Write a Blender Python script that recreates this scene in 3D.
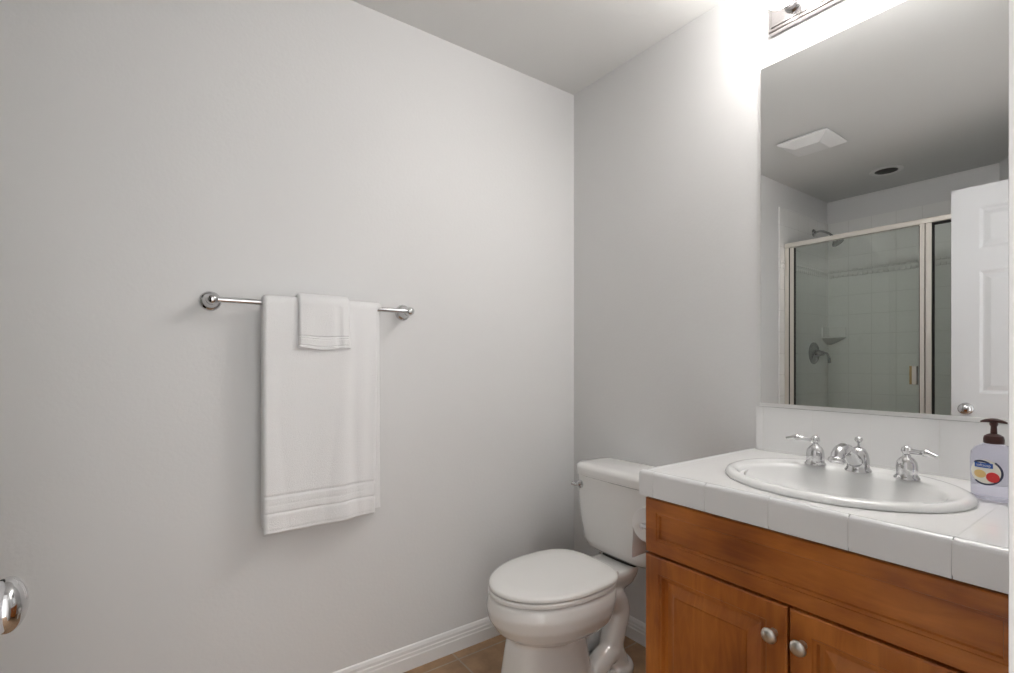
import bpy, bmesh, math, random
from mathutils import Vector, Matrix, noise
PI = math.pi
S = bpy.context.scene
COL = S.collection
for o in list(bpy.data.objects): bpy.data.objects.remove(o)

# ------------------------------------------------------------------ camera
cd = bpy.data.cameras.new('camera'); cam = bpy.data.objects.new('camera', cd); COL.objects.link(cam)
CAM = Vector((-1.651, -1.748, 1.165))
cam.location = CAM
cam.rotation_euler = (PI/2, 0, -math.atan2(.5835, .8121))
cd.sensor_fit = 'HORIZONTAL'; cd.sensor_width = 36.0
cd.lens = 497/1014*36.0
cd.shift_x = 0.0; cd.shift_y = (361-336.5)/1014
cd.clip_start = 0.01
S.camera = cam

# ------------------------------------------------------------------ world, added even white fill through the doorway, exposure
w = bpy.data.worlds.new('world'); S.world = w; w.use_nodes = True
bg = w.node_tree.nodes['Background']
bg.inputs[0].default_value = (1.0, .99, .98, 1); bg.inputs[1].default_value = 1.35
S.view_settings.view_transform = 'Standard'; S.view_settings.look = 'None'
S.view_settings.gamma = 1; S.view_settings.use_curve_mapping = False
S.view_settings.exposure = 0.86
BULB = 25.0
# ------------------------------------------------------------------ materials
def mat(name, col, rough=.5, metal=0., spec=.5, coat=0., bump=None, trans=0., sheen=0.):
    m = bpy.data.materials.new(name); m.use_nodes = True
    nt = m.node_tree; b = nt.nodes['Principled BSDF']
    b.inputs['Base Color'].default_value = (*col, 1)
    b.inputs['Roughness'].default_value = rough
    b.inputs['Metallic'].default_value = metal
    b.inputs['Specular IOR Level'].default_value = spec
    b.inputs['Coat Weight'].default_value = coat
    b.inputs['Transmission Weight'].default_value = trans
    b.inputs['Sheen Weight'].default_value = sheen
    if bump:
        sc, st, dist = bump
        tc = nt.nodes.new('ShaderNodeTexCoord')
        n = nt.nodes.new('ShaderNodeTexNoise'); n.inputs['Scale'].default_value = sc; n.inputs['Detail'].default_value = 4
        bp = nt.nodes.new('ShaderNodeBump'); bp.inputs['Strength'].default_value = st; bp.inputs['Distance'].default_value = dist
        nt.links.new(tc.outputs['Object'], n.inputs['Vector'])
        nt.links.new(n.outputs['Fac'], bp.inputs['Height']); nt.links.new(bp.outputs['Normal'], b.inputs['Normal'])
    return m
M_wall = mat('wall_paint', (.80, .80, .80), .5, spec=.35, bump=(90, .12, .004))
M_ceil = mat('ceiling_paint', (.80, .80, .79), .7, spec=.2, bump=(90, .12, .004))
M_trim = mat('trim_paint', (.90, .895, .89), .35)
M_door = mat('door_paint', (.80, .81, .83), .4)
M_chrome = mat('chrome', (.66, .66, .67), .07, 1)
M_nickel = mat('satin_nickel', (.72, .70, .66), .28, 1)
M_alu = mat('shower_frame_metal', (.80, .76, .70), .35, .85)
M_brass = mat('dull_brass', (.36, .28, .14), .35, .8)
M_dark = mat('dark_seal_and_shade', (.02, .018, .015), .6)  # seals and latch plate; also the painted shade under the toilet tank
M_ceram = mat('porcelain', (.90, .895, .88), .12, coat=.5)
M_seat = mat('seat_plastic', (.89, .88, .86), .22)
M_sink = mat('sink_porcelain', (.90, .905, .90), .12, coat=.4)
M_towel = mat('terry_cloth', (.95, .95, .955), .95, spec=.1, sheen=.3, bump=(420, .6, .004))
M_paper = mat('tissue_paper', (.88, .88, .88), .9, spec=.1)
M_mirror = mat('mirror_silver', (.87, .88, .88), .0, 1)
M_plast = mat('white_plastic', (.86, .86, .86), .4)
M_pump = mat('pump_plastic', (.05, .009, .006), .3)
M_lwhite = mat('sticker_cream', (.86, .83, .74), .4)
M_lblue = mat('sticker_blue', (.02, .10, .42), .4)
M_lnavy = mat('sticker_navy', (.03, .035, .08), .4)
M_lred = mat('sticker_red', (.75, .04, .04), .4)
M_lorange = mat('sticker_yellow', (.80, .55, .22), .4)
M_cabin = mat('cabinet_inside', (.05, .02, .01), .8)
M_plate = mat('brushed_plate', (.42, .40, .40), .22, .9)
M_darkreflchrome = mat('dark_reflection_chrome', (.42, .42, .42), .14, 1)  # chrome with dark reflections put into its base colour
M_grout = mat('white_grout', (.88, .88, .87), .8)
M_channel = mat('bright_channel', (.9, .9, .9), .3, .6)
M_can = mat('can_baffle', (.16, .16, .15), .5)

def nn(nt, t): return nt.nodes.new(t)
def plane_vec(nt, axes):
    tc = nn(nt, 'ShaderNodeTexCoord'); s = nn(nt, 'ShaderNodeSeparateXYZ'); c = nn(nt, 'ShaderNodeCombineXYZ')
    nt.links.new(tc.outputs['Object'], s.inputs[0])
    nt.links.new(s.outputs[axes[0]], c.inputs[0]); nt.links.new(s.outputs[axes[1]], c.inputs[1])
    return c.outputs[0], tc
def tile_mat(name, axes, size, c1, c2, grout, rough=.15, mort=.0018, off=(0, 0), mottled=0, coat=.3):
    m = mat(name, c1, rough, coat=coat); nt = m.node_tree; b = nt.nodes['Principled BSDF']
    v, tc = plane_vec(nt, axes)
    mp = nn(nt, 'ShaderNodeMapping'); mp.inputs['Location'].default_value = (off[0], off[1], 0); nt.links.new(v, mp.inputs[0])
    br = nn(nt, 'ShaderNodeTexBrick'); br.offset = 0; br.squash = 1
    nt.links.new(mp.outputs[0], br.inputs['Vector'])
    br.inputs['Scale'].default_value = 1; br.inputs['Mortar Size'].default_value = mort; br.inputs['Mortar Smooth'].default_value = .2
    br.inputs['Brick Width'].default_value = size; br.inputs['Row Height'].default_value = size
    br.inputs['Color1'].default_value = (*c1, 1); br.inputs['Color2'].default_value = (*c2, 1); br.inputs['Mortar'].default_value = (*grout, 1)
    out = br.outputs['Color']
    if mottled:
        n = nn(nt, 'ShaderNodeTexNoise'); n.inputs['Scale'].default_value = 9; n.inputs['Detail'].default_value = 8; n.inputs['Roughness'].default_value = .65
        nt.links.new(tc.outputs['Object'], n.inputs['Vector'])
        r = nn(nt, 'ShaderNodeMapRange'); r.inputs[1].default_value = .3; r.inputs[2].default_value = .7
        r.inputs[3].default_value = 1-mottled; r.inputs[4].default_value = 1+mottled
        nt.links.new(n.outputs['Fac'], r.inputs[0])
        mx = nn(nt, 'ShaderNodeVectorMath'); mx.operation = 'SCALE'
        nt.links.new(br.outputs['Color'], mx.inputs[0]); nt.links.new(r.outputs[0], mx.inputs['Scale'])
        out = mx.outputs[0]
    nt.links.new(out, b.inputs['Base Color'])
    inv = nn(nt, 'ShaderNodeMath'); inv.operation = 'SUBTRACT'; inv.inputs[0].default_value = 1
    nt.links.new(br.outputs['Fac'], inv.inputs[1])
    bp = nn(nt, 'ShaderNodeBump'); bp.inputs['Strength'].default_value = .5; bp.inputs['Distance'].default_value = .002
    nt.links.new(inv.outputs[0], bp.inputs['Height']); nt.links.new(bp.outputs['Normal'], b.inputs['Normal'])
    return m
TW = (.92, .92, .905); TG = (.80, .80, .78)
M_floor = tile_mat('floor_tile', (0, 1), .33, (.45, .28, .16), (.40, .245, .135), (.46, .36, .26), .45, .004, (.012, .06), .28, coat=0)
M_tile_xz = tile_mat('white_tile_back', (0, 2), .1525, TW, TW, TG)
M_tile_yz = tile_mat('white_tile_side', (1, 2), .1525, TW, TW, TG)
M_ctop = tile_mat('white_counter_tile', (0, 1), .15, (.93, .93, .925), (.93, .93, .925), (.88, .88, .87), off=(.14, -.059), mort=.0012)
M_cedge = mat('white_edge_tile', (.90, .91, .92), .12, coat=.4)
M_splash = tile_mat('white_splash_tile', (1, 2), .15, (.88, .88, .88), (.88, .88, .88), (.86, .86, .85), off=(-.059, -.065), mort=.001)

def wood(name, vertical):
    m = mat(name, (.4, .15, .04), .32, coat=.25); nt = m.node_tree; b = nt.nodes['Principled BSDF']
    tc = nn(nt, 'ShaderNodeTexCoord'); mp = nn(nt, 'ShaderNodeMapping')
    mp.inputs['Scale'].default_value = (3, 11, 1.6) if vertical else (3, 1.6, 11)
    nt.links.new(tc.outputs['Object'], mp.inputs[0])
    n = nn(nt, 'ShaderNodeTexNoise'); n.inputs['Scale'].default_value = 2.2; n.inputs['Detail'].default_value = 9; n.inputs['Roughness'].default_value = .6; n.inputs['Distortion'].default_value = .6
    nt.links.new(mp.outputs[0], n.inputs['Vector'])
    n2 = nn(nt, 'ShaderNodeTexNoise'); n2.inputs['Scale'].default_value = 5.5; n2.inputs['Detail'].default_value = 3
    nt.links.new(tc.outputs['Object'], n2.inputs['Vector'])
    ad = nn(nt, 'ShaderNodeMath'); ad.operation = 'MULTIPLY_ADD'; ad.inputs[1].default_value = .55
    mu = nn(nt, 'ShaderNodeMath'); mu.operation = 'MULTIPLY'; mu.inputs[1].default_value = .45
    nt.links.new(n2.outputs['Fac'], mu.inputs[0]); nt.links.new(n.outputs['Fac'], ad.inputs[0]); nt.links.new(mu.outputs[0], ad.inputs[2])
    cr = nn(nt, 'ShaderNodeValToRGB'); e = cr.color_ramp.elements
    e[0].position = .33; e[0].color = (.24, .062, .011, 1); e[1].position = .68; e[1].color = (.62, .22, .042, 1)
    k = e.new(.5); k.color = (.44, .135, .023, 1)
    nt.links.new(ad.outputs[0], cr.inputs[0]); nt.links.new(cr.outputs[0], b.inputs['Base Color'])
    return m
M_woodV = wood('maple_upright', True); M_woodH = wood('maple_level', False)

def glass_mat(name, tint, ior=1.5):
    m = bpy.data.materials.new(name); m.use_nodes = True; nt = m.node_tree; nt.nodes.clear()
    o = nn(nt, 'ShaderNodeOutputMaterial'); mx = nn(nt, 'ShaderNodeMixShader'); fr = nn(nt, 'ShaderNodeFresnel'); fr.inputs[0].default_value = ior
    tr = nn(nt, 'ShaderNodeBsdfTransparent'); tr.inputs[0].default_value = (*tint, 1)
    gl = nn(nt, 'ShaderNodeBsdfGlossy'); gl.inputs['Roughness'].default_value = .02
    nt.links.new(fr.outputs[0], mx.inputs[0]); nt.links.new(tr.outputs[0], mx.inputs[1]); nt.links.new(gl.outputs[0], mx.inputs[2]); nt.links.new(mx.outputs[0], o.inputs[0])
    return m
M_glass = glass_mat('shower_glass', (.95, .975, .955))
M_bottle = mat('clear_soap_plastic', (.84, .84, .97), .08, trans=.85, coat=.3)
M_bottle.node_tree.nodes['Principled BSDF'].inputs['IOR'].default_value = 1.2
M_bulb = mat('lit_bulb', (1, 1, 1), .3)
_b = M_bulb.node_tree.nodes['Principled BSDF']; _b.inputs['Emission Color'].default_value = (1, .965, .93, 1); _b.inputs['Emission Strength'].default_value = BULB

# ------------------------------------------------------------------ helpers
def root_loc(p):
    v = Vector((0, 0, 0))
    while p is not None: v += p.location; p = p.parent
    return v
def obj(name, bm, m, parent=None, smooth=True, ang=35, bevel=0, seg=2, origin=None):
    bmesh.ops.recalc_face_normals(bm, faces=bm.faces)
    off = root_loc(parent) if parent else Vector(origin or (0, 0, 0))
    bmesh.ops.translate(bm, verts=bm.verts, vec=-off)
    me = bpy.data.meshes.new(name); bm.to_mesh(me); bm.free()
    if smooth:
        me.shade_smooth(); me.set_sharp_from_angle(angle=math.radians(ang))
    o = bpy.data.objects.new(name, me); COL.objects.link(o)
    for x in (m if isinstance(m, (list, tuple)) else [m]): me.materials.append(x)
    if parent: o.parent = parent
    else: o.location = off
    if bevel:
        b = o.modifiers.new('bevel', 'BEVEL'); b.width = bevel; b.segments = seg; b.limit_method = 'ANGLE'; b.angle_limit = math.radians(40)
        b.harden_normals = True
    return o
def thing(name, label, cat, loc, group=None):
    o = bpy.data.objects.new(name, None); COL.objects.link(o); o.location = loc
    o.empty_display_size = .05
    return tag(o, label, cat, group)
def tag(o, label, cat, group=None):
    o['label'] = label; o['category'] = cat
    if group: o['group'] = group
    return o
def struct(o): o['kind'] = 'structure'; return o
def box(bm, x0, x1, y0, y1, z0, z1):
    x0, x1 = min(x0, x1), max(x0, x1); y0, y1 = min(y0, y1), max(y0, y1); z0, z1 = min(z0, z1), max(z0, z1)
    v = [bm.verts.new(p) for p in ((x0,y0,z0),(x1,y0,z0),(x1,y1,z0),(x0,y1,z0),(x0,y0,z1),(x1,y0,z1),(x1,y1,z1),(x0,y1,z1))]
    for f in ((3,2,1,0),(4,5,6,7),(0,1,5,4),(1,2,6,5),(2,3,7,6),(3,0,4,7)): bm.faces.new([v[i] for i in f])
    return bm
def nb(): return bmesh.new()
def bx(*a): return box(nb(), *a)
def loft(bm, rings, cap0=True, cap1=True, closed=True):
    vr = [[bm.verts.new(p) for p in r] for r in rings]
    n = len(vr[0])
    for a, b in zip(vr, vr[1:]):
        for i in range(n if closed else n-1):
            j = (i+1) % n
            bm.faces.new((a[i], a[j], b[j], b[i]))
    if cap0: bm.faces.new(vr[0][::-1])
    if cap1: bm.faces.new(vr[-1])
    return bm
def frame(axis):
    a = Vector(axis).normalized()
    u = a.orthogonal().normalized()
    if abs(a.z) < .9: u = Vector((0, 0, 1)).cross(a).normalized()
    else: u = Vector((1, 0, 0))
    u = (u - a*u.dot(a)).normalized()
    return a, u, a.cross(u)
def lathe(bm, prof, c=(0, 0, 0), axis=(0, 0, 1), n=32, cap0=True, cap1=True):
    a, u, v = frame(axis); c = Vector(c); rings = []
    for r, h in prof:
        r = max(r, 1e-5)
        rings.append([c + a*h + (u*math.cos(2*PI*i/n) + v*math.sin(2*PI*i/n))*r for i in range(n)])
    return loft(bm, rings, cap0, cap1)
def tube(bm, pts, rad, n=16, flat=None):
    pts = [Vector(p) for p in pts]
    if not isinstance(rad, (list, tuple)): rad = [rad]*len(pts)
    rings = []; pu = None
    for i, p in enumerate(pts):
        t = (pts[min(i+1, len(pts)-1)] - pts[max(i-1, 0)]).normalized()
        if pu is None: _, u, _ = frame(t)
        else: u = (pu - t*pu.dot(t)).normalized()
        pu = u; v = t.cross(u)
        fu, fv = (1, 1) if flat is None else flat
        rings.append([p + (u*math.cos(2*PI*k/n)*fu + v*math.sin(2*PI*k/n)*fv)*rad[i] for k in range(n)])
    return loft(bm, rings)
def spline(pts, m=8):
    pts = [Vector(p) for p in pts]; out = []
    P = [pts[0]*2-pts[1]] + pts + [pts[-1]*2-pts[-2]]
    for i in range(1, len(P)-2):
        for k in range(m):
            t = k/m; a, b, c, d = P[i-1], P[i], P[i+1], P[i+2]
            out.append(.5*((2*b) + (c-a)*t + (2*a-5*b+4*c-d)*t*t + (3*b-a-3*c+d)*t**3))
    out.append(pts[-1]); return out
def ring_rect(bm, o3, prof, rect, uax, vax, nax):
    """nested rectangles: prof = [(inset, height), ...] on rect (u0,u1,v0,v1); returns the rings"""
    u0, u1, v0, v1 = rect; rs = []
    for ins, h in prof:
        rs.append([Vector(o3) + uax*a + vax*b + nax*h for a, b in ((u0+ins, v0+ins), (u1-ins, v0+ins), (u1-ins, v1-ins), (u0+ins, v1-ins))])
    return rs
def cut(o, cutter_bm):
    me = bpy.data.meshes.new('c'); cutter_bm.to_mesh(me); cutter_bm.free()
    c = bpy.data.objects.new('c', me); COL.objects.link(c)
    b = o.modifiers.new('cut', 'BOOLEAN'); b.operation = 'DIFFERENCE'; b.object = c; b.solver = 'EXACT'
    dg = bpy.context.evaluated_depsgraph_get(); dg.update()
    nm = bpy.data.meshes.new_from_object(o.evaluated_get(dg)); o.modifiers.remove(b)
    o.data = nm; bpy.data.objects.remove(c)
    return o
def srect(cx, cy, a, b, z, p=4, n=48, f=lambda t: 1):
    out = []
    for i in range(n):
        t = 2*PI*i/n; c, s = math.cos(t), math.sin(t)
        out.append((cx + a*math.copysign(abs(c)**(2/p), c), cy + b*math.copysign(abs(s)**(2/p), s), z))
    return out

# ------------------------------------------------------------------ room shell
H = 2.44; XS = -2.80; XG = -2.08; YF = -1.66
struct(obj('floor', bx(XG-.02, .1, -2.75, .1, -.1, 0), M_floor, smooth=False))
struct(obj('wall_back', bx(XS-.1, .1, 0, .1, -.1, H+.1), M_wall, smooth=False))
struct(obj('wall_right', bx(0, .1, YF-.12, 0, -.1, H+.1), M_wall, smooth=False))
bm = nb(); box(bm, -2.08, -1.98, -2.75, YF-.12, -.1, H+.1); box(bm, -.90, -.80, -2.75, YF-.12, -.1, H+.1)  # unseen corridor walls, added to keep fill light off the door jamb
struct(obj('wall_hall_lightblock', bm, M_wall, smooth=False))
struct(obj('ceiling_hall_lightblock', bx(-1.98, -.90, -2.75, YF-.12, H, H+.1), M_ceil, smooth=False))  # unseen, added with the corridor walls to cut the fill light
c = obj('ceiling', bx(XS-.1, .1, YF-.12, .1, H, H+.1), M_ceil, smooth=False)
CANX, CANY = -2.366, -.527
cut(c, lathe(nb(), [(.066, -.05), (.066, .2)], (CANX, CANY, H), n=40)); struct(c)
# front wall with the doorway the photographer stands in
DX0, DX1, DH = -1.80, -1.098, 2.075
bm = nb(); box(bm, DX1, .0, YF-.12, YF, -.1, H); box(bm, XG-.1, DX0, YF-.12, YF, -.1, H); box(bm, DX0, DX1, YF-.12, YF, DH, H)
struct(obj('wall_front', bm, M_wall, smooth=False))
bm = nb()
box(bm, XG-.1, XG, YF, -1.43, -.1, H)
# slanted end wall of the shower
rs = []
for z in (-.1, H):
    rs.append([(XS, -1.0, z), (XG, -1.43, z), (XG-.05, -1.515, z), (XS-.1, -1.06, z)])
loft(bm, rs)
box(bm, XS-.1, XS, -1.06, .0, -.1, H)
struct(obj('wall_left', bm, M_wall, smooth=False))
# shower tiles
TT = 2.262
struct(obj('wall_shower_back', bx(XS, -1.995, -.010, 0, 0, TT), M_tile_xz, smooth=False, bevel=.003))
bm = nb(); box(bm, XS, XS+.01, -1.0, -.010, 0, TT)
struct(obj('wall_shower_side', bm, M_tile_yz, smooth=False))
bm = nb(); d = Vector((.72, -.43, 0)).normalized(); nrm = Vector((-d.y, d.x, 0))
A = Vector((XS, -1.0, 0)); B = Vector((XG, -1.43, 0))
loft(bm, [[p + Vector((0, 0, z)) for p in (A, B, B+nrm*.01, A+nrm*.01)] for z in (0, TT)])
struct(obj('wall_shower_end', bm, M_tile_yz, smooth=False))
# raised decorative border of small pillow tiles
bm = nb()
def pillow(bm, c, ux, hx, hz, nz, d):
    c = Vector(c); ux = Vector(ux); nz = Vector(nz); up = Vector((0, 0, 1)); rs = []
    for k, h in ((1, 0), (.96, .5), (.8, .85), (.5, 1)):
        rs.append([c + ux*(sx*hx*k) + up*(sz*hz*k) + nz*(d*h) for sx, sz in ((-1,-1),(1,-1),(1,1),(-1,1))])
    loft(bm, rs)
for row, hz in ((1.838, .012), (1.873, .007)):
    x = -2.02
    while x > XS+.02: pillow(bm, (x-.016, -.0101, row), (1, 0, 0), .0145, hz, (0, -1, 0), .005); x -= .033
    y = -.02
    while y > -.99: pillow(bm, (XS+.0101, y-.016, row), (0, 1, 0), .0145, hz, (1, 0, 0), .005); y -= .033
struct(obj('trim_1', bm, M_ceram, ang=60))
struct(obj('shower_pan', bx(XS, XG-.02, -1.5, 0, -.1, .02), M_ceram, smooth=False))

# baseboards: moulded profile (thickness, height)
BP = [(0, 0), (.013, 0), (.013, .046), (.0105, .050), (.0105, .060), (.008, .064), (.008, .074), (.004, .084), (0, .088)]
def base(name, p0, p1, nrm):
    p0, p1, nrm = Vector(p0), Vector(p1), Vector(nrm)
    bm = nb(); loft(bm, [[p + nrm*(t+.0) + Vector((0, 0, z)) for t, z in BP] for p in (p0, p1)])
    return struct(obj(name, bm, M_trim, ang=20))
base('baseboard_back', (-1.995, 0, 0), (0, 0, 0), (0, -1, 0))
base('baseboard_right', (0, 0, 0), (0, -.885, 0), (-1, 0, 0))
base('baseboard_left', (XG, -1.43, 0), (XG, YF, 0), (1, 0, 0))
# door casing and jamb
bm = nb()
box(bm, DX1-.0005, DX1+.02, YF-.12, YF-.0005, 0, DH); box(bm, DX0-.02, DX0+.0005, YF-.12, YF-.0005, 0, DH); box(bm, DX0, DX1, YF-.12, YF-.0005, DH-.0005, DH+.02)
struct(obj('trim_2', bm, M_trim, smooth=False))

# ------------------------------------------------------------------ open six-panel door
YE = -.985; DF = -1.800; DB = -1.835; DZ = 2.062
dr = bpy.data.objects.new('door_1', None); COL.objects.link(dr); dr.location = (DB, YF, 0); struct(dr)
dr['label'] = 'open white six-panel door seen in the mirror'
ys = [YE, YE-.11, YE-.295, YE-.384, YE-.569, YF+.003]
zs = [.012, .22, .80, 1.0, 1.625, 1.74, 1.95, DZ]
bm = nb()
prof = [(0, 0), (.012, -.006), (.020, -.006), (.042, -.001)]
for face, xs, sg in ((0, DF, 1), (1, DB, -1)):
    for i in range(5):
        for j in range(7):
            y0, y1, z0, z1 = ys[i+1], ys[i], zs[j], zs[j+1]
            panel = i in (1, 3) and j in (1, 3, 5)
            if panel: loft(bm, ring_rect(bm, (xs, 0, 0), prof, (y0, y1, z0, z1), Vector((0,1,0)), Vector((0,0,1)), Vector((sg,0,0))), cap0=False)
            else: bm.faces.new([bm.verts.new(p) for p in ((xs,y0,z0),(xs,y1,z0),(xs,y1,z1),(xs,y0,z1))])
for p in (((ys[-1], ys[-1]), (zs[0], zs[-1])), ((ys[0], ys[0]), (zs[0], zs[-1]))):
    y = p[0][0]; bm.faces.new([bm.verts.new(q) for q in ((DB,y,zs[0]),(DF,y,zs[0]),(DF,y,zs[-1]),(DB,y,zs[-1]))])
for z in (zs[0], zs[-1]): bm.faces.new([bm.verts.new(q) for q in ((DB,ys[-1],z),(DF,ys[-1],z),(DF,ys[0],z),(DB,ys[0],z))])
bmesh.ops.remove_doubles(bm, verts=bm.verts, dist=.0004)
obj('door_leaf', bm, M_door, dr, smooth=False)
KY, KZ = -1.044, .918
for xs, sg in ((DF, 1), (DB, -1)):
    bm = nb(); _p = [(.030, 0), (.0305, .003), (.027, .008), (.014, .011), (.0115, .015), (.0115, .020)] + [(.0115 + (.0275-.0115)*math.sin(PI/2*k/8), .020 + .016*(1-math.cos(PI/2*k/8))) for k in range(1, 9)] + [(.0275*math.cos(PI/2*k/10), .036 + .017*math.sin(PI/2*k/10)) for k in range(1, 10)]; _p = [(a_, h_*.90) for a_, h_ in _p]; lathe(bm, _p, (xs, KY, KZ), (sg, 0, 0), 40)
    obj('door_knob', bm, M_chrome, dr, ang=75)
obj('latch_plate', bx(DB+.005, DF-.005, YE-.001, YE+.0015, KZ-.028, KZ+.028), M_dark, dr)
for hz in (.25, 1.05, 1.85):
    bm = nb(); lathe(bm, [(.006, 0), (.006, .09)], (DB+.002, YF+.0, hz), n=14)
    obj('hinge', bm, M_chrome, dr)

# ------------------------------------------------------------------ shower enclosure
sh = thing('shower_enclosure', 'framed glass shower enclosure reflected in the vanity mirror', 'shower', (XG, -.75, 0))
Y0, YP0, YP1, Y1 = -.012, -.783, -.843, -1.425; HT = 2.005
obj('header_rail', bx(XG-.02, XG+.02, Y1, Y0, HT-.032, HT), M_alu, sh, bevel=.004)
obj('sill', bx(XG-.03, XG+.03, Y1, Y0, 0, .09), M_ceram, sh, bevel=.01)
obj('jamb', bx(XG-.014, XG+.014, Y0-.028, Y0, .09, HT-.032), M_alu, sh, bevel=.003)
bm = nb(); box(bm, XG-.016, XG+.02, YP1+.003, YP0-.028, .09, HT-.032); box(bm, XG-.012, XG+.024, YP0-.025, YP0-.002, .09, HT-.032)
obj('post', bm, M_alu, sh, bevel=.002)
obj('seal', bx(XG-.01, XG+.022, YP1-.004, YP1+.002, .09, HT-.034), M_dark, sh)
obj('seal', bx(XG-.01, XG+.01, Y1+.02, YP1, HT-.044, HT-.032), M_dark, sh)
sd = obj('shower_door', bx(XG-.010, XG+.016, Y0-.062, Y0-.036, .10, HT-.036), M_alu, sh, bevel=.002)
obj('seal', bx(XG-.008, XG+.014, Y0-.0655, Y0-.062, .10, HT-.038), M_dark, sh)
obj('glass_pane', bx(XG-.003, XG+.003, YP0+.004, Y0-.0655, .10, HT-.037), M_glass, sd)
bm = nb(); box(bm, XG-.008, XG+.008, YP0-.001, YP0+.005, .10, HT-.037)
obj('edge_strip', bm, M_dark, sd)
bm = nb(); box(bm, XG+.004, XG+.030, YP0+.010, YP0+.034, 1.025, 1.135)
obj('door_handle', bm, M_nickel, sd, bevel=.003)
obj('handle_plate', bx(XG+.004, XG+.020, YP0+.034, YP0+.048, 1.025, 1.135), M_brass, sd)
obj('seal', bx(XG-.008, XG+.015, Y0-.0355, Y0-.0285, .09, HT-.034), M_dark, sh)
obj('glass_pane', bx(XG-.003, XG+.003, Y1+.003, YP1-.004, .09, HT-.044), M_glass, sh)

# ------------------------------------------------------------------ shower fittings
HX = -2.53
s = thing('shower_fixture', 'chrome shower head on a bent arm high on the shower wall, seen in the mirror', 'shower head', (HX, -.01, 2.14))
bm = nb(); lathe(bm, [(.030, 0), (.030, .003), (.022, .010), (.010, .013)], (HX, -.0101, 2.155), (0, -1, 0)); obj('wall_flange', bm, M_darkreflchrome, s)
bm = nb(); tube(bm, spline([(HX, -.012, 2.155), (HX, -.06, 2.158), (HX, -.11, 2.135), (HX, -.145, 2.10)], 6), .0085); obj('arm', bm, M_darkreflchrome, s)
bm = nb(); lathe(bm, [(.012, 0), (.015, .012), (.014, .025), (.022, .035), (.040, .058), (.043, .066), (.038, .070), (.004, .070)], (HX, -.143, 2.102), (0, -.55, -.83)); obj('spray_head', bm, M_darkreflchrome, s)
s = thing('shower_valve', 'round chrome shower valve with a lever handle, seen through the shower glass', 'shower valve', (HX, -.01, 1.225))
bm = nb(); lathe(bm, [(.085, 0), (.085, .004), (.075, .012), (.045, .016), (.034, .022), (.03, .03), (.004, .03)], (HX, -.0101, 1.225), (0, -1, 0), 40); obj('escutcheon', bm, M_darkreflchrome, s)
bm = nb(); lathe(bm, [(.024, .02), (.024, .045), (.018, .055), (.018, .07), (.012, .078), (.003, .08)], (HX, -.0101, 1.225), (0, -1, 0)); obj('hub', bm, M_darkreflchrome, s)
bm = nb(); tube(bm, spline([(HX, -.075, 1.228), (HX, -.105, 1.220), (HX, -.118, 1.185), (HX, -.120, 1.150)], 5), [.010]*5+[.008]*5+[.011]*6); obj('lever', bm, M_darkreflchrome, s)
s = thing('corner_soap_shelf', 'white ceramic soap shelf in the corner of the tiled shower, seen in the mirror', 'soap shelf', (XS+.01, -.01, 1.34))
CX, CY = XS+.0101, -.0101
rs = []
for r, z in ((.02, 1.295), (.06, 1.310), (.11, 1.335), (.125, 1.345), (.125, 1.353), (.112, 1.353), (.105, 1.346)):
    rs.append([(CX, CY, z)] + [(CX + r*math.sin(a), CY - r*math.cos(a), z) for a in [PI/2*i/14 for i in range(15)]])
bm = nb(); loft(bm, rs); obj('tray', bm, M_ceram, s)
bm = nb(); box(bm, CX, CX+.009, CY-.125, CY, 1.345, 1.43); box(bm, CX, CX+.125, CY-.009, CY, 1.345, 1.43); obj('back_plate', bm, M_ceram, s, bevel=.004)

# ------------------------------------------------------------------ ceiling fittings (seen in the mirror)
s = thing('recessed_light', 'round recessed ceiling light, unlit, above the shower', 'ceiling light', (CANX, CANY, H))
bm = nb(); lathe(bm, [(.064, .003), (.064, -.004), (.088, -.005), (.092, -.002), (.092, 0)], (CANX, CANY, H-.0002), n=48, cap0=False, cap1=False); obj('trim_ring', bm, M_trim, s)
bm = nb(); lathe(bm, [(.064, -.003), (.062, .03), (.055, .06), (.05, .085), (.001, .085)], (CANX, CANY, H), n=40, cap0=False); obj('baffle', bm, M_can, s)
s = thing('exhaust_fan', 'square white exhaust fan cover on the bathroom ceiling', 'exhaust fan', (-1.465, -.44, H))
FX0, FX1, FY0, FY1 = -1.60, -1.335, -.575, -.31
obj('housing', bx(FX0+.025, FX1-.025, FY0+.025, FY1-.025, H-.016, H), M_plast, s)
rs = ring_rect(None, (0, 0, H), [(.006, -.012), (0, -.014), (0, -.020), (.004, -.022), (.062, -.048), (.07, -.049)], (FX0, FX1, FY0, FY1), Vector((1,0,0)), Vector((0,1,0)), Vector((0,0,1)))
bm = nb(); loft(bm, rs); obj('cover', bm, M_plast, s, smooth=False, bevel=.002)

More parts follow.
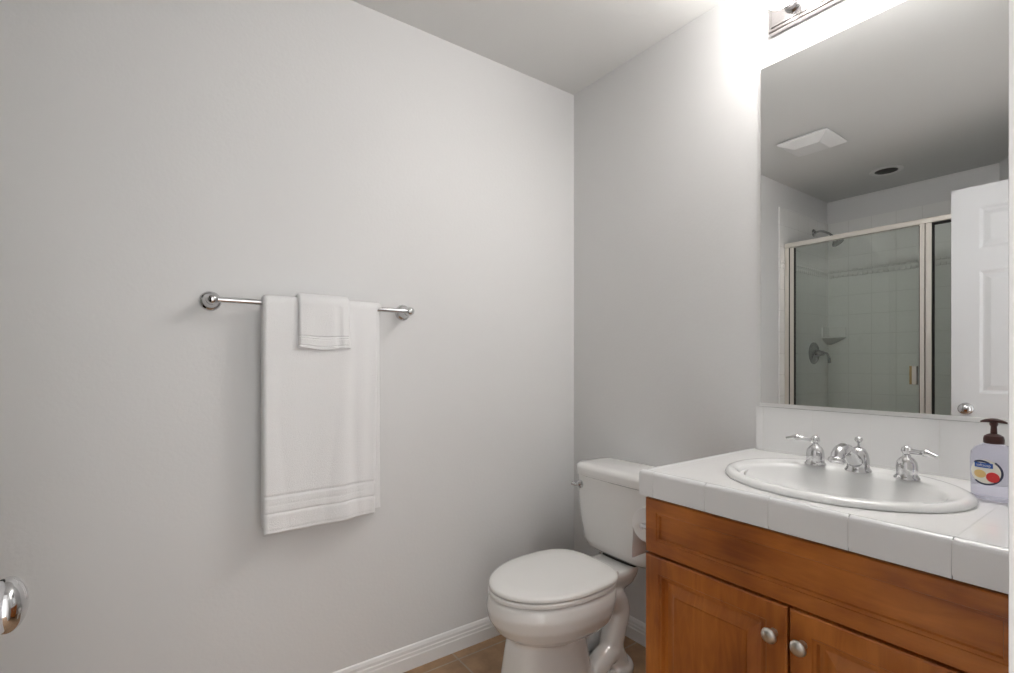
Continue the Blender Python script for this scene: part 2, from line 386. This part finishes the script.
# ------------------------------------------------------------------ vanity light
s = thing('vanity_light', 'chrome vanity light bar with round globe bulbs above the mirror', 'light fixture', (0, -1.24, 2.275))
LY0, LY1, LZ0, LZ1 = -1.545, -.934, 2.222, 2.332
rs = ring_rect(None, (-.0005, 0, 0), [(0, 0), (0, .022), (.004, .026), (.010, .026), (.013, .030)], (LY0, LY1, LZ0, LZ1), Vector((0,1,0)), Vector((0,0,1)), Vector((-1,0,0)))
bm = nb(); loft(bm, rs); obj('back_plate', bm, M_plate, s, ang=20)
for i in range(4):
    y = -1.015 - .15*i; zc = 2.272
    bm = nb(); lathe(bm, [(.026, .028), (.026, .034), (.021, .040), (.021, .062), (.024, .068), (.024, .074), (.012, .074)], (0, y, zc), (-1, 0, 0)); obj('socket', bm, M_darkreflchrome, s)
    bm = nb(); R = .047; pr = [(.013, .070), (.014, .080)]
    for k in range(3, 25):
        a = PI*k/24; pr.append((R*math.sin(a), .080 + R*1.0 - R*math.cos(a) - .003))
    lathe(bm, pr, (0, y, zc), (-1, 0, 0)); obj('bulb', bm, M_bulb, s)

# ------------------------------------------------------------------ mirror
MY0, MY1, MZ0, MZ1 = -1.655, -.902, 1.022, 2.131
s = thing('wall_mirror', 'large frameless vanity mirror on the wall above the sink', 'mirror', (0, -1.28, MZ0))
obj('mirror_glass', bx(-.006, -.0005, MY0, MY1, MZ0, MZ1), M_mirror, s, smooth=False)
bm = nb(); box(bm, -.012, -.0005, MY0, MY1+.002, MZ0-.006, MZ0-.0005); box(bm, -.012, -.0065, MY0, MY1+.002, MZ0-.0005, MZ0+.005)
obj('bottom_channel', bm, M_channel, s)

# ------------------------------------------------------------------ vanity cabinet
VX = -.548; VY0, VY1, VT = -1.655, -.877, .810
v = thing('vanity_cabinet', 'honey-brown wooden vanity cabinet with two raised-panel doors below the sink', 'cabinet', (-.28, -1.27, 0))
bm = nb(); box(bm, VX, VX+.018, VY0, VY0+.05, .10, VT-.001); box(bm, VX, VX+.018, VY1-.035, VY1, .10, VT-.001)
box(bm, VX, VX+.018, VY0+.05, VY1-.035, .775, VT-.001); box(bm, VX, VX+.018, VY0+.05, VY1-.035, .635, .665); box(bm, VX, VX+.018, VY0+.05, VY1-.035, .10, .14)
box(bm, VX+.002, VX+.012, VY0+.05, VY1-.035, .665, .775)
obj('face_frame', bm, M_woodV, v)
bm = nb(); box(bm, VX+.018, -.001, VY1-.016, VY1, 0, VT-.001); box(bm, VX+.018, -.001, VY0, VY0+.016, 0, VT-.001); box(bm, VX+.018, -.002, VY0+.016, VY1-.016, .10, .116); box(bm, -.012, -.001, VY0+.016, VY1-.016, .116, VT-.001)
obj('carcass', bm, M_woodV, v)
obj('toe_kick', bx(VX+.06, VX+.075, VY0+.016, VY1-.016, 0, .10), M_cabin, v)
UY, UZ, UN = Vector((0,1,0)), Vector((0,0,1)), Vector((-1,0,0))
def panel_front(rect, prof):
    bm = nb(); rs = ring_rect(None, (VX, 0, 0), prof, rect, UY, UZ, UN)
    return loft(bm, rs)
dprof = [(0, .0005), (0, .017), (.003, .0195), (.043, .0195), (.045, .0165), (.051, .0165), (.053, .0065), (.062, .0050), (.088, .0150), (.0895, .0185)]
fprof = [(0, .0005), (0, .017), (.003, .0195), (.046, .0195), (.048, .0165), (.056, .0165), (.0585, .0105)]
DYM = -1.247; g = .0025
df = obj('drawer_front', panel_front((-1.612, VY1-.001, .655, .7985), [(a*(.75 if a > .01 else 1), h) for a, h in fprof]), M_woodH, v, ang=14)
for y0, y1, ky in ((DYM+g, VY1-.001, -1.218), (-1.612, DYM-g, -1.276)):
    d = obj('cabinet_door', panel_front((y0, y1, .105, .6485), dprof), M_woodV, v, ang=14)
    bm = nb(); lathe(bm, [(.009, 0), (.0075, .004), (.006, .010), (.007, .016), (.0145, .019), (.0165, .022), (.0155, .0255), (.010, .0285), (.002, .0295)], (VX-.0195, ky, .585), (-1, 0, 0), 32)
    obj('door_knob', bm, M_nickel, d, ang=50)

# ------------------------------------------------------------------ tiled countertop
CXF, CT = -.578, .871; CY1, CY0 = -.866, YF+.001
SX, SY = -.311, -1.238
s = thing('countertop', 'white tiled vanity countertop with a low tiled backsplash', 'countertop', (-.29, -1.27, VT))
top = obj('tile_top', bx(CXF+.022, -.0008, CY0, CY1-.012, .846, CT), M_ctop, s, smooth=False)
slab = obj('substrate', bx(CXF+.022, -.001, CY0, CY1-.012, VT, .8455), M_cabin, s, smooth=False)
def ell(a, b, z, n=64, cx=SX, cy=SY): return [(cx + b*math.cos(2*PI*i/n), cy + a*math.sin(2*PI*i/n), z) for i in range(n)]
def lo(o, pts): return [tuple(Vector(p) - root_loc(o.parent)) for p in pts]
for o in (top, slab):
    bm = nb(); loft(bm, [ell(.205, .18, z) for z in (.7, 1.0)]); cut(o, bm)
def edge_prof():   # (outward, z) cross-section of a rounded edge tile
    r = .011; pts = [(-.022, VT-.008+.0), (0, VT-.008), (.0, CT-.004)]
    pts = [(-.022, VT+.0005), (-.0105, VT+.0005), (-.0105, VT-.004), (0, VT-.004)]
    for k in range(7): a = PI/2*k/6; pts.append((-r + r*math.cos(a), CT+.002 - r + r*math.sin(a)))
    pts.append((-.022, CT-.0005)); return pts
EP = edge_prof()
bm = nb(); ycuts = [CY1-.0] + [-.911-.15*i for i in range(0, 6) if -.911-.15*i > CY0+.01] + [CY0]
for a, b in zip(ycuts, ycuts[1:]):
    ra = [(CXF - o_, a-(.0008 if a != ycuts[0] else 0) - 0, z) for o_, z in EP]; rb = [(CXF - o_, b+.0008, z) for o_, z in EP]
    if a == ycuts[0]: ra = [(CXF - o_, CY1 + (o_ if o_ > -.022 else -.022), z) for o_, z in EP]
    loft(bm, [ra, rb])
obj('front_edge_tile', bm, M_cedge, s, ang=40)
obj('grout', bx(CXF+.0015, CXF+.021, CY0, CY1-.0015, VT+.001, CT-.003), M_grout, s, smooth=False)
obj('grout', bx(CXF+.022, -.002, CY1-.0115, CY1-.0015, VT+.001, CT-.003), M_grout, s, smooth=False)
bm = nb(); xc = [CXF, -.43, -.28, -.13, -.001]
for i, (a, b) in enumerate(zip(xc, xc[1:])):
    ra = [(a + .0008, CY1 + o_, z) for o_, z in EP]; rb = [(b - .0008, CY1 + o_, z) for o_, z in EP]
    if i == 0: ra = [(CXF - o_, CY1 + o_, z) for o_, z in EP]
    loft(bm, [ra, rb])
obj('side_edge_tile', bm, M_cedge, s, ang=40)
obj('backsplash', bx(-.010, -.0008, CY0, -.886, CT, MZ0-.007), M_splash, s, smooth=False, bevel=.001)

# ------------------------------------------------------------------ sink
s = thing('sink_basin', 'oval white drop-in sink set in the tiled counter', 'sink', (SX, SY, CT))
A_, B_ = .250, .220
def sr(ins, z, shift=0, ia=None): return ell(A_-(ia if ia is not None else ins), B_-ins, z, 96, SX-shift)
rs = [sr(.03, CT-.004), sr(0, CT+.0012), sr(-.001, CT+.006), sr(.003, CT+.012), sr(.010, CT+.0155), sr(.020, CT+.016)]
# rim -> bowl: bowl opening centred further forward, leaving a deck at the back
bo = [(.026, .030, .012, CT+.0135), (.036, .044, .022, CT+.0125), (.041, .050, .026, CT+.009), (.045, .055, .027, CT+.000), (.058, .068, .026, CT-.03), (.092, .088, .025, CT-.07), (.125, .118, .025, CT-.105), (.17, .158, .025, CT-.128), (.204, .185, .025, CT-.136), (.218, .1925, .025, CT-.1365)]
rs += [ell(A_-a, B_-b, z, 96, SX-sh_) for a, b, sh_, z in bo]
# outer shell under the counter
und = [(.218, .1925, .025, CT-.150), (.19, .168, .02, CT-.146), (.12, .115, .015, CT-.12), (.06, .06, .01, CT-.08), (.034, .034, .0, CT-.03), (.03, .03, 0, CT-.006)]
rs += [ell(A_-a, B_-b, z, 96, SX-sh_) for a, b, sh_, z in und]
bm = nb(); loft(bm, rs, cap0=False, cap1=False); obj('basin', bm, M_sink, s, ang=80)
bm = nb(); lathe(bm, [(.024, -.003), (.024, .002), (.019, .003), (.018, .0), (.012, .004), (.002, .005)], (SX-.025, SY, CT-.1365)); obj('drain', bm, M_chrome, s)

# ------------------------------------------------------------------ faucet
FXc = -.190; FZ = CT+.0152; FY = -1.243
s = thing('faucet', 'chrome widespread faucet with two lever handles behind the sink bowl', 'faucet', (FXc, FY, FZ))
bell = [(.0255, 0), (.0255, .003), (.023, .006), (.0208, .010), (.0215, .014), (.0213, .030), (.0195, .040), (.014, .048), (.0085, .052), (.007, .058), (.009, .062)]
for yy, dx, dy in ((FY+.100, -.22, 1), (FY-.100, -.45, -1)):
    bm = nb(); lathe(bm, bell, (FXc, yy, FZ)); h = obj('handle_base', bm, M_chrome, s, ang=50)
    bm = nb(); z = FZ+.066
    lathe(bm, [(.004, -.012), (.0095, -.007), (.0115, 0), (.0095, .007), (.004, .011), (.001, .012)], (FXc, yy, z))
    dirv = Vector((dx, dy, 0)).normalized()
    pts = [Vector((FXc, yy, z)) + dirv*q + Vector((0, 0, h_)) for q, h_ in ((.008, 0), (.02, 0), (.035, .001), (.047, .002), (.058, .001), (.070, -.003))]
    tube(bm, spline(pts, 4), [.006]*5+[.0058]*3+[.0062, .0072, .0082, .009, .0085, .007, .0058, .005]+[.0042]*5)
    obj('lever', bm, M_chrome, h, ang=50)
bm = nb(); lathe(bm, [(.029, 0), (.029, .003), (.026, .007), (.0245, .011), (.025, .016), (.024, .032), (.021, .046), (.015, .056), (.008, .060), (.002, .062)], (FXc, FY, FZ))
tube(bm, spline([(FXc-.003, FY, FZ+.022), (FXc-.030, FY, FZ+.032), (FXc-.060, FY, FZ+.056), (FXc-.090, FY, FZ+.064), (FXc-.116, FY, FZ+.056), (FXc-.127, FY, FZ+.040)], 6),
     [.0165]*6 + [.015]*6 + [.0145]*6 + [.0155]*6 + [.015, .015, .0148, .0146, .0144, .0142] + [.014])
lathe(bm, [(.0150, -.003), (.0180, .0), (.0180, .007), (.0155, .009), (.013, .004), (.003, .004)], (FXc-.1265, FY, FZ+.044), (-.35, 0, -1))
sp = obj('spout', bm, M_chrome, s, ang=50)
bm = nb(); lathe(bm, [(.003, 0), (.003, .016), (.0075, .020), (.0095, .025), (.0075, .030), (.002, .033)], (FXc+.004, FY, FZ+.054)); obj('lift_rod', bm, M_chrome, sp, ang=50)

# ------------------------------------------------------------------ soap bottle
BXc, BYc = -.212, -1.497
s = thing('soap_dispenser', 'clear liquid hand soap bottle with a dark red pump, beside the sink', 'soap bottle', (BXc, BYc, CT))
vd = Vector((CAM.x-BXc, CAM.y-BYc, 0)).normalized()
fn = (Matrix.Rotation(math.radians(-16), 3, 'Z') @ vd)       # label faces the camera, turned a little
fu = Vector((0, 0, 1)).cross(fn)
Bc = Vector((BXc, BYc, CT+.0025))
def bring(a, b, z, n=40, p=2.4): return [Bc + fu*(a*math.copysign(abs(math.cos(t))**(2/p), math.cos(t))) + fn*(b*math.copysign(abs(math.sin(t))**(2/p), math.sin(t))) + Vector((0,0,z)) for t in [2*PI*i/n for i in range(n)]]
bm = nb()
loft(bm, [bring(*q) for q in ((.030, .017, 0), (.0345, .021, .002), (.036, .0225, .008), (.0365, .023, .03), (.0375, .0245, .06), (.0375, .0245, .084), (.036, .023, .099), (.030, .020, .109), (.020, .016, .116), (.014, .014, .119))])
body = obj('bottle', bm, M_bottle, s, ang=60)
def bsurf(u, z, lift=.0006):
    zz = z
    tab = [(.008, .036, .0225), (.03, .0365, .023), (.06, .0375, .0245), (.084, .0375, .0245), (.099, .036, .023)]
    a, b = tab[0][1:]
    for q0, q1 in zip(tab, tab[1:]):
        if q0[0] <= zz <= q1[0]:
            k = (zz-q0[0])/(q1[0]-q0[0]); a = q0[1]+(q1[1]-q0[1])*k; b = q0[2]+(q1[2]-q0[2])*k
    d_ = b*(max(0, 1-abs(u/a)**2.4))**(1/2.4)
    return Bc + fu*u + fn*(d_+lift) + Vector((0, 0, z))
def decal(name, poly_fn, m, parent, lift, nu=24, nv=20):
    bm = nb(); g_ = {}
    for i in range(nu+1):
        for j in range(nv+1):
            u, z = poly_fn(i/nu, j/nv); g_[i, j] = bm.verts.new(bsurf(u, z, lift))
    for i in range(nu):
        for j in range(nv): bm.faces.new((g_[i,j], g_[i+1,j], g_[i+1,j+1], g_[i,j+1]))
    bmesh.ops.remove_doubles(bm, verts=bm.verts, dist=1e-6)
    return obj(name, bm, m, parent)
LC, LR = -.006, .026; LZ = .060
def disk(r0, r1, a0, a1, cx=LC, cz=LZ, ex=1.0): return lambda i, j: (cx + ex*(r0+(r1-r0)*j)*math.cos(a0+(a1-a0)*i), cz + (r0+(r1-r0)*j)*math.sin(a0+(a1-a0)*i))
st = decal('sticker', disk(.0003, .0255, 0, 2*PI), M_lwhite, body, .0006)
decal('sticker_arc', disk(.0240, .0275, -2.3, .95), M_lnavy, st, .0010)
decal('sticker_fruit', disk(.0003, .0105, 0, 2*PI, LC+.0115, LZ-.0095), M_lred, st, .0012)
decal('sticker_swirl', disk(.0003, .0085, 0, 2*PI, LC-.009, LZ-.005, 1.2), M_lorange, st, .0011)
decal('sticker_band', lambda i, j: (LC-.018+.030*i, LZ+.0085+.010*j), M_lblue, st, .0012)
decal('sticker_arc', lambda i, j: (LC-.019+.026*i, LZ+.020+.004*j-.004*(2*i-1)**2), M_lnavy, st, .0010)
tcu = bpy.data.curves.new('t', 'FONT'); tcu.body = 'softsoap'; tcu.size = .0085; tcu.align_x = 'CENTER'; tcu.align_y = 'CENTER'
to = bpy.data.objects.new('t', tcu); COL.objects.link(to)
dg = bpy.context.evaluated_depsgraph_get(); dg.update(); tm = bpy.data.meshes.new_from_object(to.evaluated_get(dg)); bpy.data.objects.remove(to)
bm = nb(); bm.from_mesh(tm)
for q in bm.verts: q.co = bsurf(LC-.003+q.co.x*.82, LZ+.0138+q.co.y, .0017)
obj('sticker_lettering', bm, M_plast, st, smooth=False)
bm = nb(); lathe(bm, [(.0155, .1185), (.0165, .120), (.0165, .128), (.0150, .134), (.009, .138), (.006, .139)], (BXc, BYc, CT+.0025)); obj('pump_collar', bm, M_pump, s)
bm = nb(); lathe(bm, [(.0055, .138), (.0050, .154), (.007, .158), (.007, .163)], (BXc, BYc, CT+.0025))
hd = [Vector((BXc, BYc, CT+.0025)) + fu*q + Vector((0, 0, .1665-.0035*(q/.02)**2)) for q in [(-.021+.0042*i) for i in range(11)]]
tube(bm, hd, [.002, .0035, .0045, .0052, .006, .006, .006, .0052, .0045, .0035, .002], flat=(1.3, .8))
obj('pump_head', bm, M_pump, s)

# ------------------------------------------------------------------ toilet
TY = -.43
def P(f, l, z): return (-f, TY+l, z)
t = thing('toilet', 'white two-piece toilet with its lid closed, next to the vanity', 'toilet', (-.4, TY, 0))
def egg(f0, f1, hw, z, n=56, back=3.2, wf=.44):
    """outline: squarish at the back (near the wall), pointed oval at the front"""
    c = f0+(f1-f0)*wf; out = []
    for i in range(n):
        a = 2*PI*i/n; cs, sn = math.cos(a), math.sin(a)
        if cs >= 0: f = c + (f1-c)*cs; l = hw*sn
        else:
            f = c - (c-f0)*abs(cs)**(2/back); l = hw*math.copysign(abs(sn)**(2/back), sn)
        out.append(P(f, l, z))
    return out
def rr(f0, f1, hw, z, p=5, n=40):
    c = (f0+f1)/2; h = (f1-f0)/2
    return [P(c + h*math.copysign(abs(math.cos(a))**(2/p), math.cos(a)), hw*math.copysign(abs(math.sin(a))**(2/p), math.sin(a)), z) for a in [2*PI*i/n for i in range(n)]]
bm = nb()
loft(bm, [egg(.30, .742, .170, .392), egg(.30, .752, .178, .382), egg(.31, .758, .184, .350), egg(.315, .752, .179, .315), egg(.32, .728, .162, .278), egg(.335, .69, .134, .250), egg(.35, .65, .10, .225), egg(.37, .60, .06, .215)])
loft(bm, [rr(.40, .66, .088, .30, 3.2), rr(.39, .685, .088, .20, 3.2), rr(.375, .70, .092, .12, 3.2), rr(.36, .715, .100, .04, 3.2), rr(.35, .725, .104, .0, 3.2)])
# rear deck that carries the tank
loft(bm, [rr(.135, .38, .088, .392), rr(.13, .38, .091, .38), rr(.135, .37, .088, .36), rr(.15, .35, .076, .33), rr(.17, .34, .05, .30)])
# trapway on both sides
for sg in (-1, 1):
    tube(bm, spline([P(.50, .045*sg, .20), P(.42, .046*sg, .27), P(.33, .046*sg, .315), P(.26, .046*sg, .30), P(.225, .046*sg, .24), P(.245, .046*sg, .17), P(.26, .046*sg, .11), P(.23, .046*sg, .04)], 6), .045, 18)
    tube(bm, spline([P(.38, .048*sg, .03), P(.35, .054*sg, .065), P(.30, .056*sg, .095), P(.24, .05*sg, .10)], 5), .040, 14)
loft(bm, [rr(.15, .42, .103, .0, 3), rr(.15, .42, .105, .025, 3), rr(.155, .41, .097, .038, 3), rr(.17, .40, .07, .05, 3)])
body = obj('bowl', bm, M_ceram, t)
body.modifiers.new('r', 'REMESH').mode = 'VOXEL'; body.modifiers['r'].voxel_size = .005; body.modifiers['r'].use_smooth_shade = True
q = body.modifiers.new('s', 'SMOOTH'); q.iterations = 12; q.factor = .5
for sg in (-1, 1):
    bm = nb(); lathe(bm, [(.014, .0), (.014, .006), (.011, .014), (.005, .018), (.001, .019)], P(.30, .088*sg, .036)); obj('bolt_cap', bm, M_seat, t)
bm = nb(); loft(bm, [egg(.305, .747, .173, .3935), egg(.300, .753, .179, .397), egg(.300, .753, .179, .406), egg(.305, .748, .175, .4095)]); obj('seat', bm, M_seat, t)
bm = nb(); loft(bm, [egg(.300, .744, .176, .4125), egg(.296, .749, .180, .415), egg(.296, .749, .180, .423), egg(.299, .745, .177, .427), egg(.308, .736, .168, .4295), egg(.34, .685, .125, .431)]); lid = obj('lid', bm, M_seat, t, ang=50)
for sg in (-1, 1):
    bm = nb(); box(bm, -.312, -.276, TY+.075*sg-.025, TY+.075*sg+.025, .392, .411); obj('hinge', bm, M_seat, t, bevel=.008, seg=3)
bm = nb()
loft(bm, [rr(.075, .165, .11, .400, 4), rr(.05, .185, .148, .402, 4.5), rr(.037, .198, .172, .415, 5), rr(.030, .203, .184, .44, 5), rr(.024, .209, .196, .52, 6), rr(.018, .214, .204, .62, 6), rr(.015, .216, .207, .697, 6)])
obj('tank', bm, M_ceram, t, ang=50)
bm = nb(); loft(bm, [rr(.14, .185, .082, .390, 4), rr(.14, .18, .082, .4045, 4)]); obj('tank_shade_strip', bm, M_dark, t)  # dark strip standing in for the shade under the tank
bm = nb()
loft(bm, [rr(.012, .221, .205, .6975, 5), rr(.006, .229, .211, .702, 5), rr(.005, .231, .212, .728, 5), rr(.009, .227, .208, .740, 5), rr(.018, .218, .199, .7455, 5), rr(.04, .19, .165, .748, 5)])
obj('tank_lid', bm, M_ceram, t, ang=50)
bm = nb(); lathe(bm, [(.016, 0), (.016, .006), (.010, .010), (.007, .018), (.002, .020)], P(.213, .165, .660), (-1, 0, 0))
tube(bm, spline([P(.228, .165, .660), P(.233, .173, .661), P(.238, .181, .662), P(.241, .188, .664)], 4), [.006]*4+[.0065]*5+[.0075]*4)
obj('flush_lever', bm, M_chrome, t)
bm = nb(); tube(bm, spline([P(.10, .16, .42), P(.09, .17, .33), P(.05, .19, .24), P(.03, .20, .19)], 5), .006); obj('supply_hose', bm, M_chrome, t)

# ------------------------------------------------------------------ toilet paper
RX0, RX1, RY, RZ = -.500, -.392, -.824, .694
s = thing('paper_holder', 'chrome toilet paper holder on the side of the vanity', 'paper holder', (-.446, VY1, RZ))
for x in (RX0-.012, RX1+.012):
    bm = nb(); lathe(bm, [(.018, 0), (.018, .004), (.008, .008)], (x, VY1+.0005, RZ), (0, 1, 0), 20); tube(bm, [(x, VY1+.002, RZ), (x, RY, RZ)], .006)
    obj('bracket', bm, M_chrome, s)
bm = nb(); tube(bm, [(RX0-.015, RY, RZ), (RX1+.015, RY, RZ)], .0085); obj('roller', bm, M_chrome, s)
r = .047
bm = nb()
n = 40; rs = []
for rad_, x in ((.0086, RX0), (r, RX0), (r, RX1), (.0086, RX1), (.0086, RX0)):
    rs.append([(x, RY + rad_*math.cos(2*PI*i/n), RZ + rad_*math.sin(2*PI*i/n)) for i in range(n)])
loft(bm, rs, False, False)
# loose sheet hanging off the front of the roll
path = [(RY + (r+.001)*math.cos(a), RZ + (r+.001)*math.sin(a)) for a in [PI/2*(1-i/8) for i in range(9)]] + [(RY+r+.002-.002*math.sin(i*.6), RZ-.012*i) for i in range(1, 10)]
ring = path + [(y-.0012, z) for y, z in path[::-1]]
loft(bm, [[(x, y, z) for y, z in ring] for x in (RX0+.001, RX1-.001)])
o = obj('toilet_paper_roll', bm, M_paper, origin=(-.446, RY, RZ)); tag(o, 'toilet paper roll hanging between the toilet tank and the vanity', 'toilet paper')

# ------------------------------------------------------------------ towel bar and towels
BZ, BY = 1.346, -.066; TX0, TX1 = -1.503, -.880
s = thing('towel_bar', 'chrome towel bar on the white wall left of the toilet', 'towel bar', (-1.18, 0, BZ))
for x, e in ((TX0, 1), (TX1, -1)):
    bm = nb(); lathe(bm, [(.029, .0005), (.030, .004), (.027, .010), (.021, .013), (.022, .018), (.018, .024), (.0145, .034), (.0135, .050), (.015, .054), (.0155, .066), (.014, .076), (.008, .081), (.002, .082)], (x, 0, BZ), (0, -1, 0), 36)
    obj('post', bm, M_chrome, s, ang=50)
bm = nb(); tube(bm, [(TX0, BY, BZ), (TX1, BY, BZ)], .0085, 24); obj('bar', bm, M_chrome, s)

def towel(name, x0, x1, zf, zb, thick, rad, seed, lab, cat, fold=0, bands=(), nx=60, skew=0, sag=.004):
    """double-folded cloth draped over the bar: outer surface + inner surface, closed"""
    path = []
    nb_, nf = 50, 200
    ztop = BZ
    for i in range(nb_): path.append((1, BY + rad + 0, zb + (ztop-zb)*i/nb_))
    for i in range(15):
        a = PI*i/14; path.append((1 - i/14*0, BY + rad*math.cos(a), ztop + rad*math.sin(a)))
    for i in range(1, nf+1): path.append((0, BY - rad, ztop + (zf-ztop)*i/nf))
    N = len(path)
    bm = nb(); outer = []; inner = []
    for k in range(N):
        back, y, z = path[k]
        # normal in yz
        y0, z0 = path[max(k-1, 0)][1:]; y1, z1 = path[min(k+1, N-1)][1:]
        ty, tz = y1-y0, z1-z0; L = math.hypot(ty, tz) or 1; ny, nz = tz/L, -ty/L    # points outward (away from the bar)
        isf = k >= nb_+14
        down = (ztop - z)/(ztop - zf) if isf else 0
        ro, ri = [], []
        for i in range(nx+1):
            u = i/nx
            xa = x0 + (x1-x0)*u
            if isf: xa += skew*down*u
            else: xa += fold*min(1, (N-k)/N)*u
            # soft hanging undulation grows downward
            wob = (noise.noise(Vector((u*3.1+seed, z*1.6, seed))) * sag*2.2 + math.sin(u*9+seed)*sag*.5)*(.15+down)
            if isf: wob = abs(wob)*.3 + wob*.7
            e = min(u, 1-u)*(x1-x0)
            edge = math.sqrt(max(0, 1-(1-min(1, e/(thick*.55)))**2))
            h = thick*(.35 + .65*edge)
            if isf:
                for bz, bw, bd in bands:
                    dd = abs(z-bz)
                    if dd < bw: h -= bd*(1-(dd/bw)**2)
                # soft fold ridge near the right third
                h += .0035*math.exp(-((u-.86)/.05)**2)*down**.3 - .003*math.exp(-((u-.76)/.05)**2)*down**.3
            if (isf and k == N-1) or k == 0: h *= .35
            elif isf and k == N-2: h *= .8
            wy = wob if isf else 0
            wave = .004*math.sin(u*7+seed)*down**3
            ro.append(bm.verts.new((xa, y + ny*h*.9 - wy, z + nz*h*.9 + wave)))
            ri.append(bm.verts.new((xa, y - ny*thick*.1*edge - wy, z - nz*thick*.1*edge + wave)))
        outer.append(ro); inner.append(ri)
    for k in range(N-1):
        for i in range(nx):
            bm.faces.new((outer[k][i], outer[k][i+1], outer[k+1][i+1], outer[k+1][i]))
            bm.faces.new((inner[k][i], inner[k+1][i], inner[k+1][i+1], inner[k][i+1]))
        bm.faces.new((outer[k][0], outer[k+1][0], inner[k+1][0], inner[k][0]))
        bm.faces.new((outer[k][nx], inner[k][nx], inner[k+1][nx], outer[k+1][nx]))
    for k in (0, N-1):
        for i in range(nx): bm.faces.new((outer[k][i], inner[k][i], inner[k][i+1], outer[k][i+1]))
    o = obj(name, bm, M_towel, ang=80, origin=((x0+x1)/2, BY, BZ))
    return tag(o, lab, cat)
towel('bath_towel', -1.372, -1.008, .633, .648, .015, .010, 2.3, 'long white bath towel folded over the chrome towel bar', 'towel', fold=.020, skew=-.006, sag=.010,
      bands=((.749, .004, .006), (.697, .004, .005), (.722, .003, .0015), (.645, .003, .003)))
# the washcloth lies over the bath towel
towel('washcloth', -1.272, -1.112, 1.203, 1.245, .012, .0258, 7.7, 'small white washcloth draped over the middle of the bath towel', 'washcloth', fold=.004,
      bands=((1.243, .0035, .004), (1.236, .002, .002), (1.213, .003, .004)), nx=36, skew=.006, sag=.003)
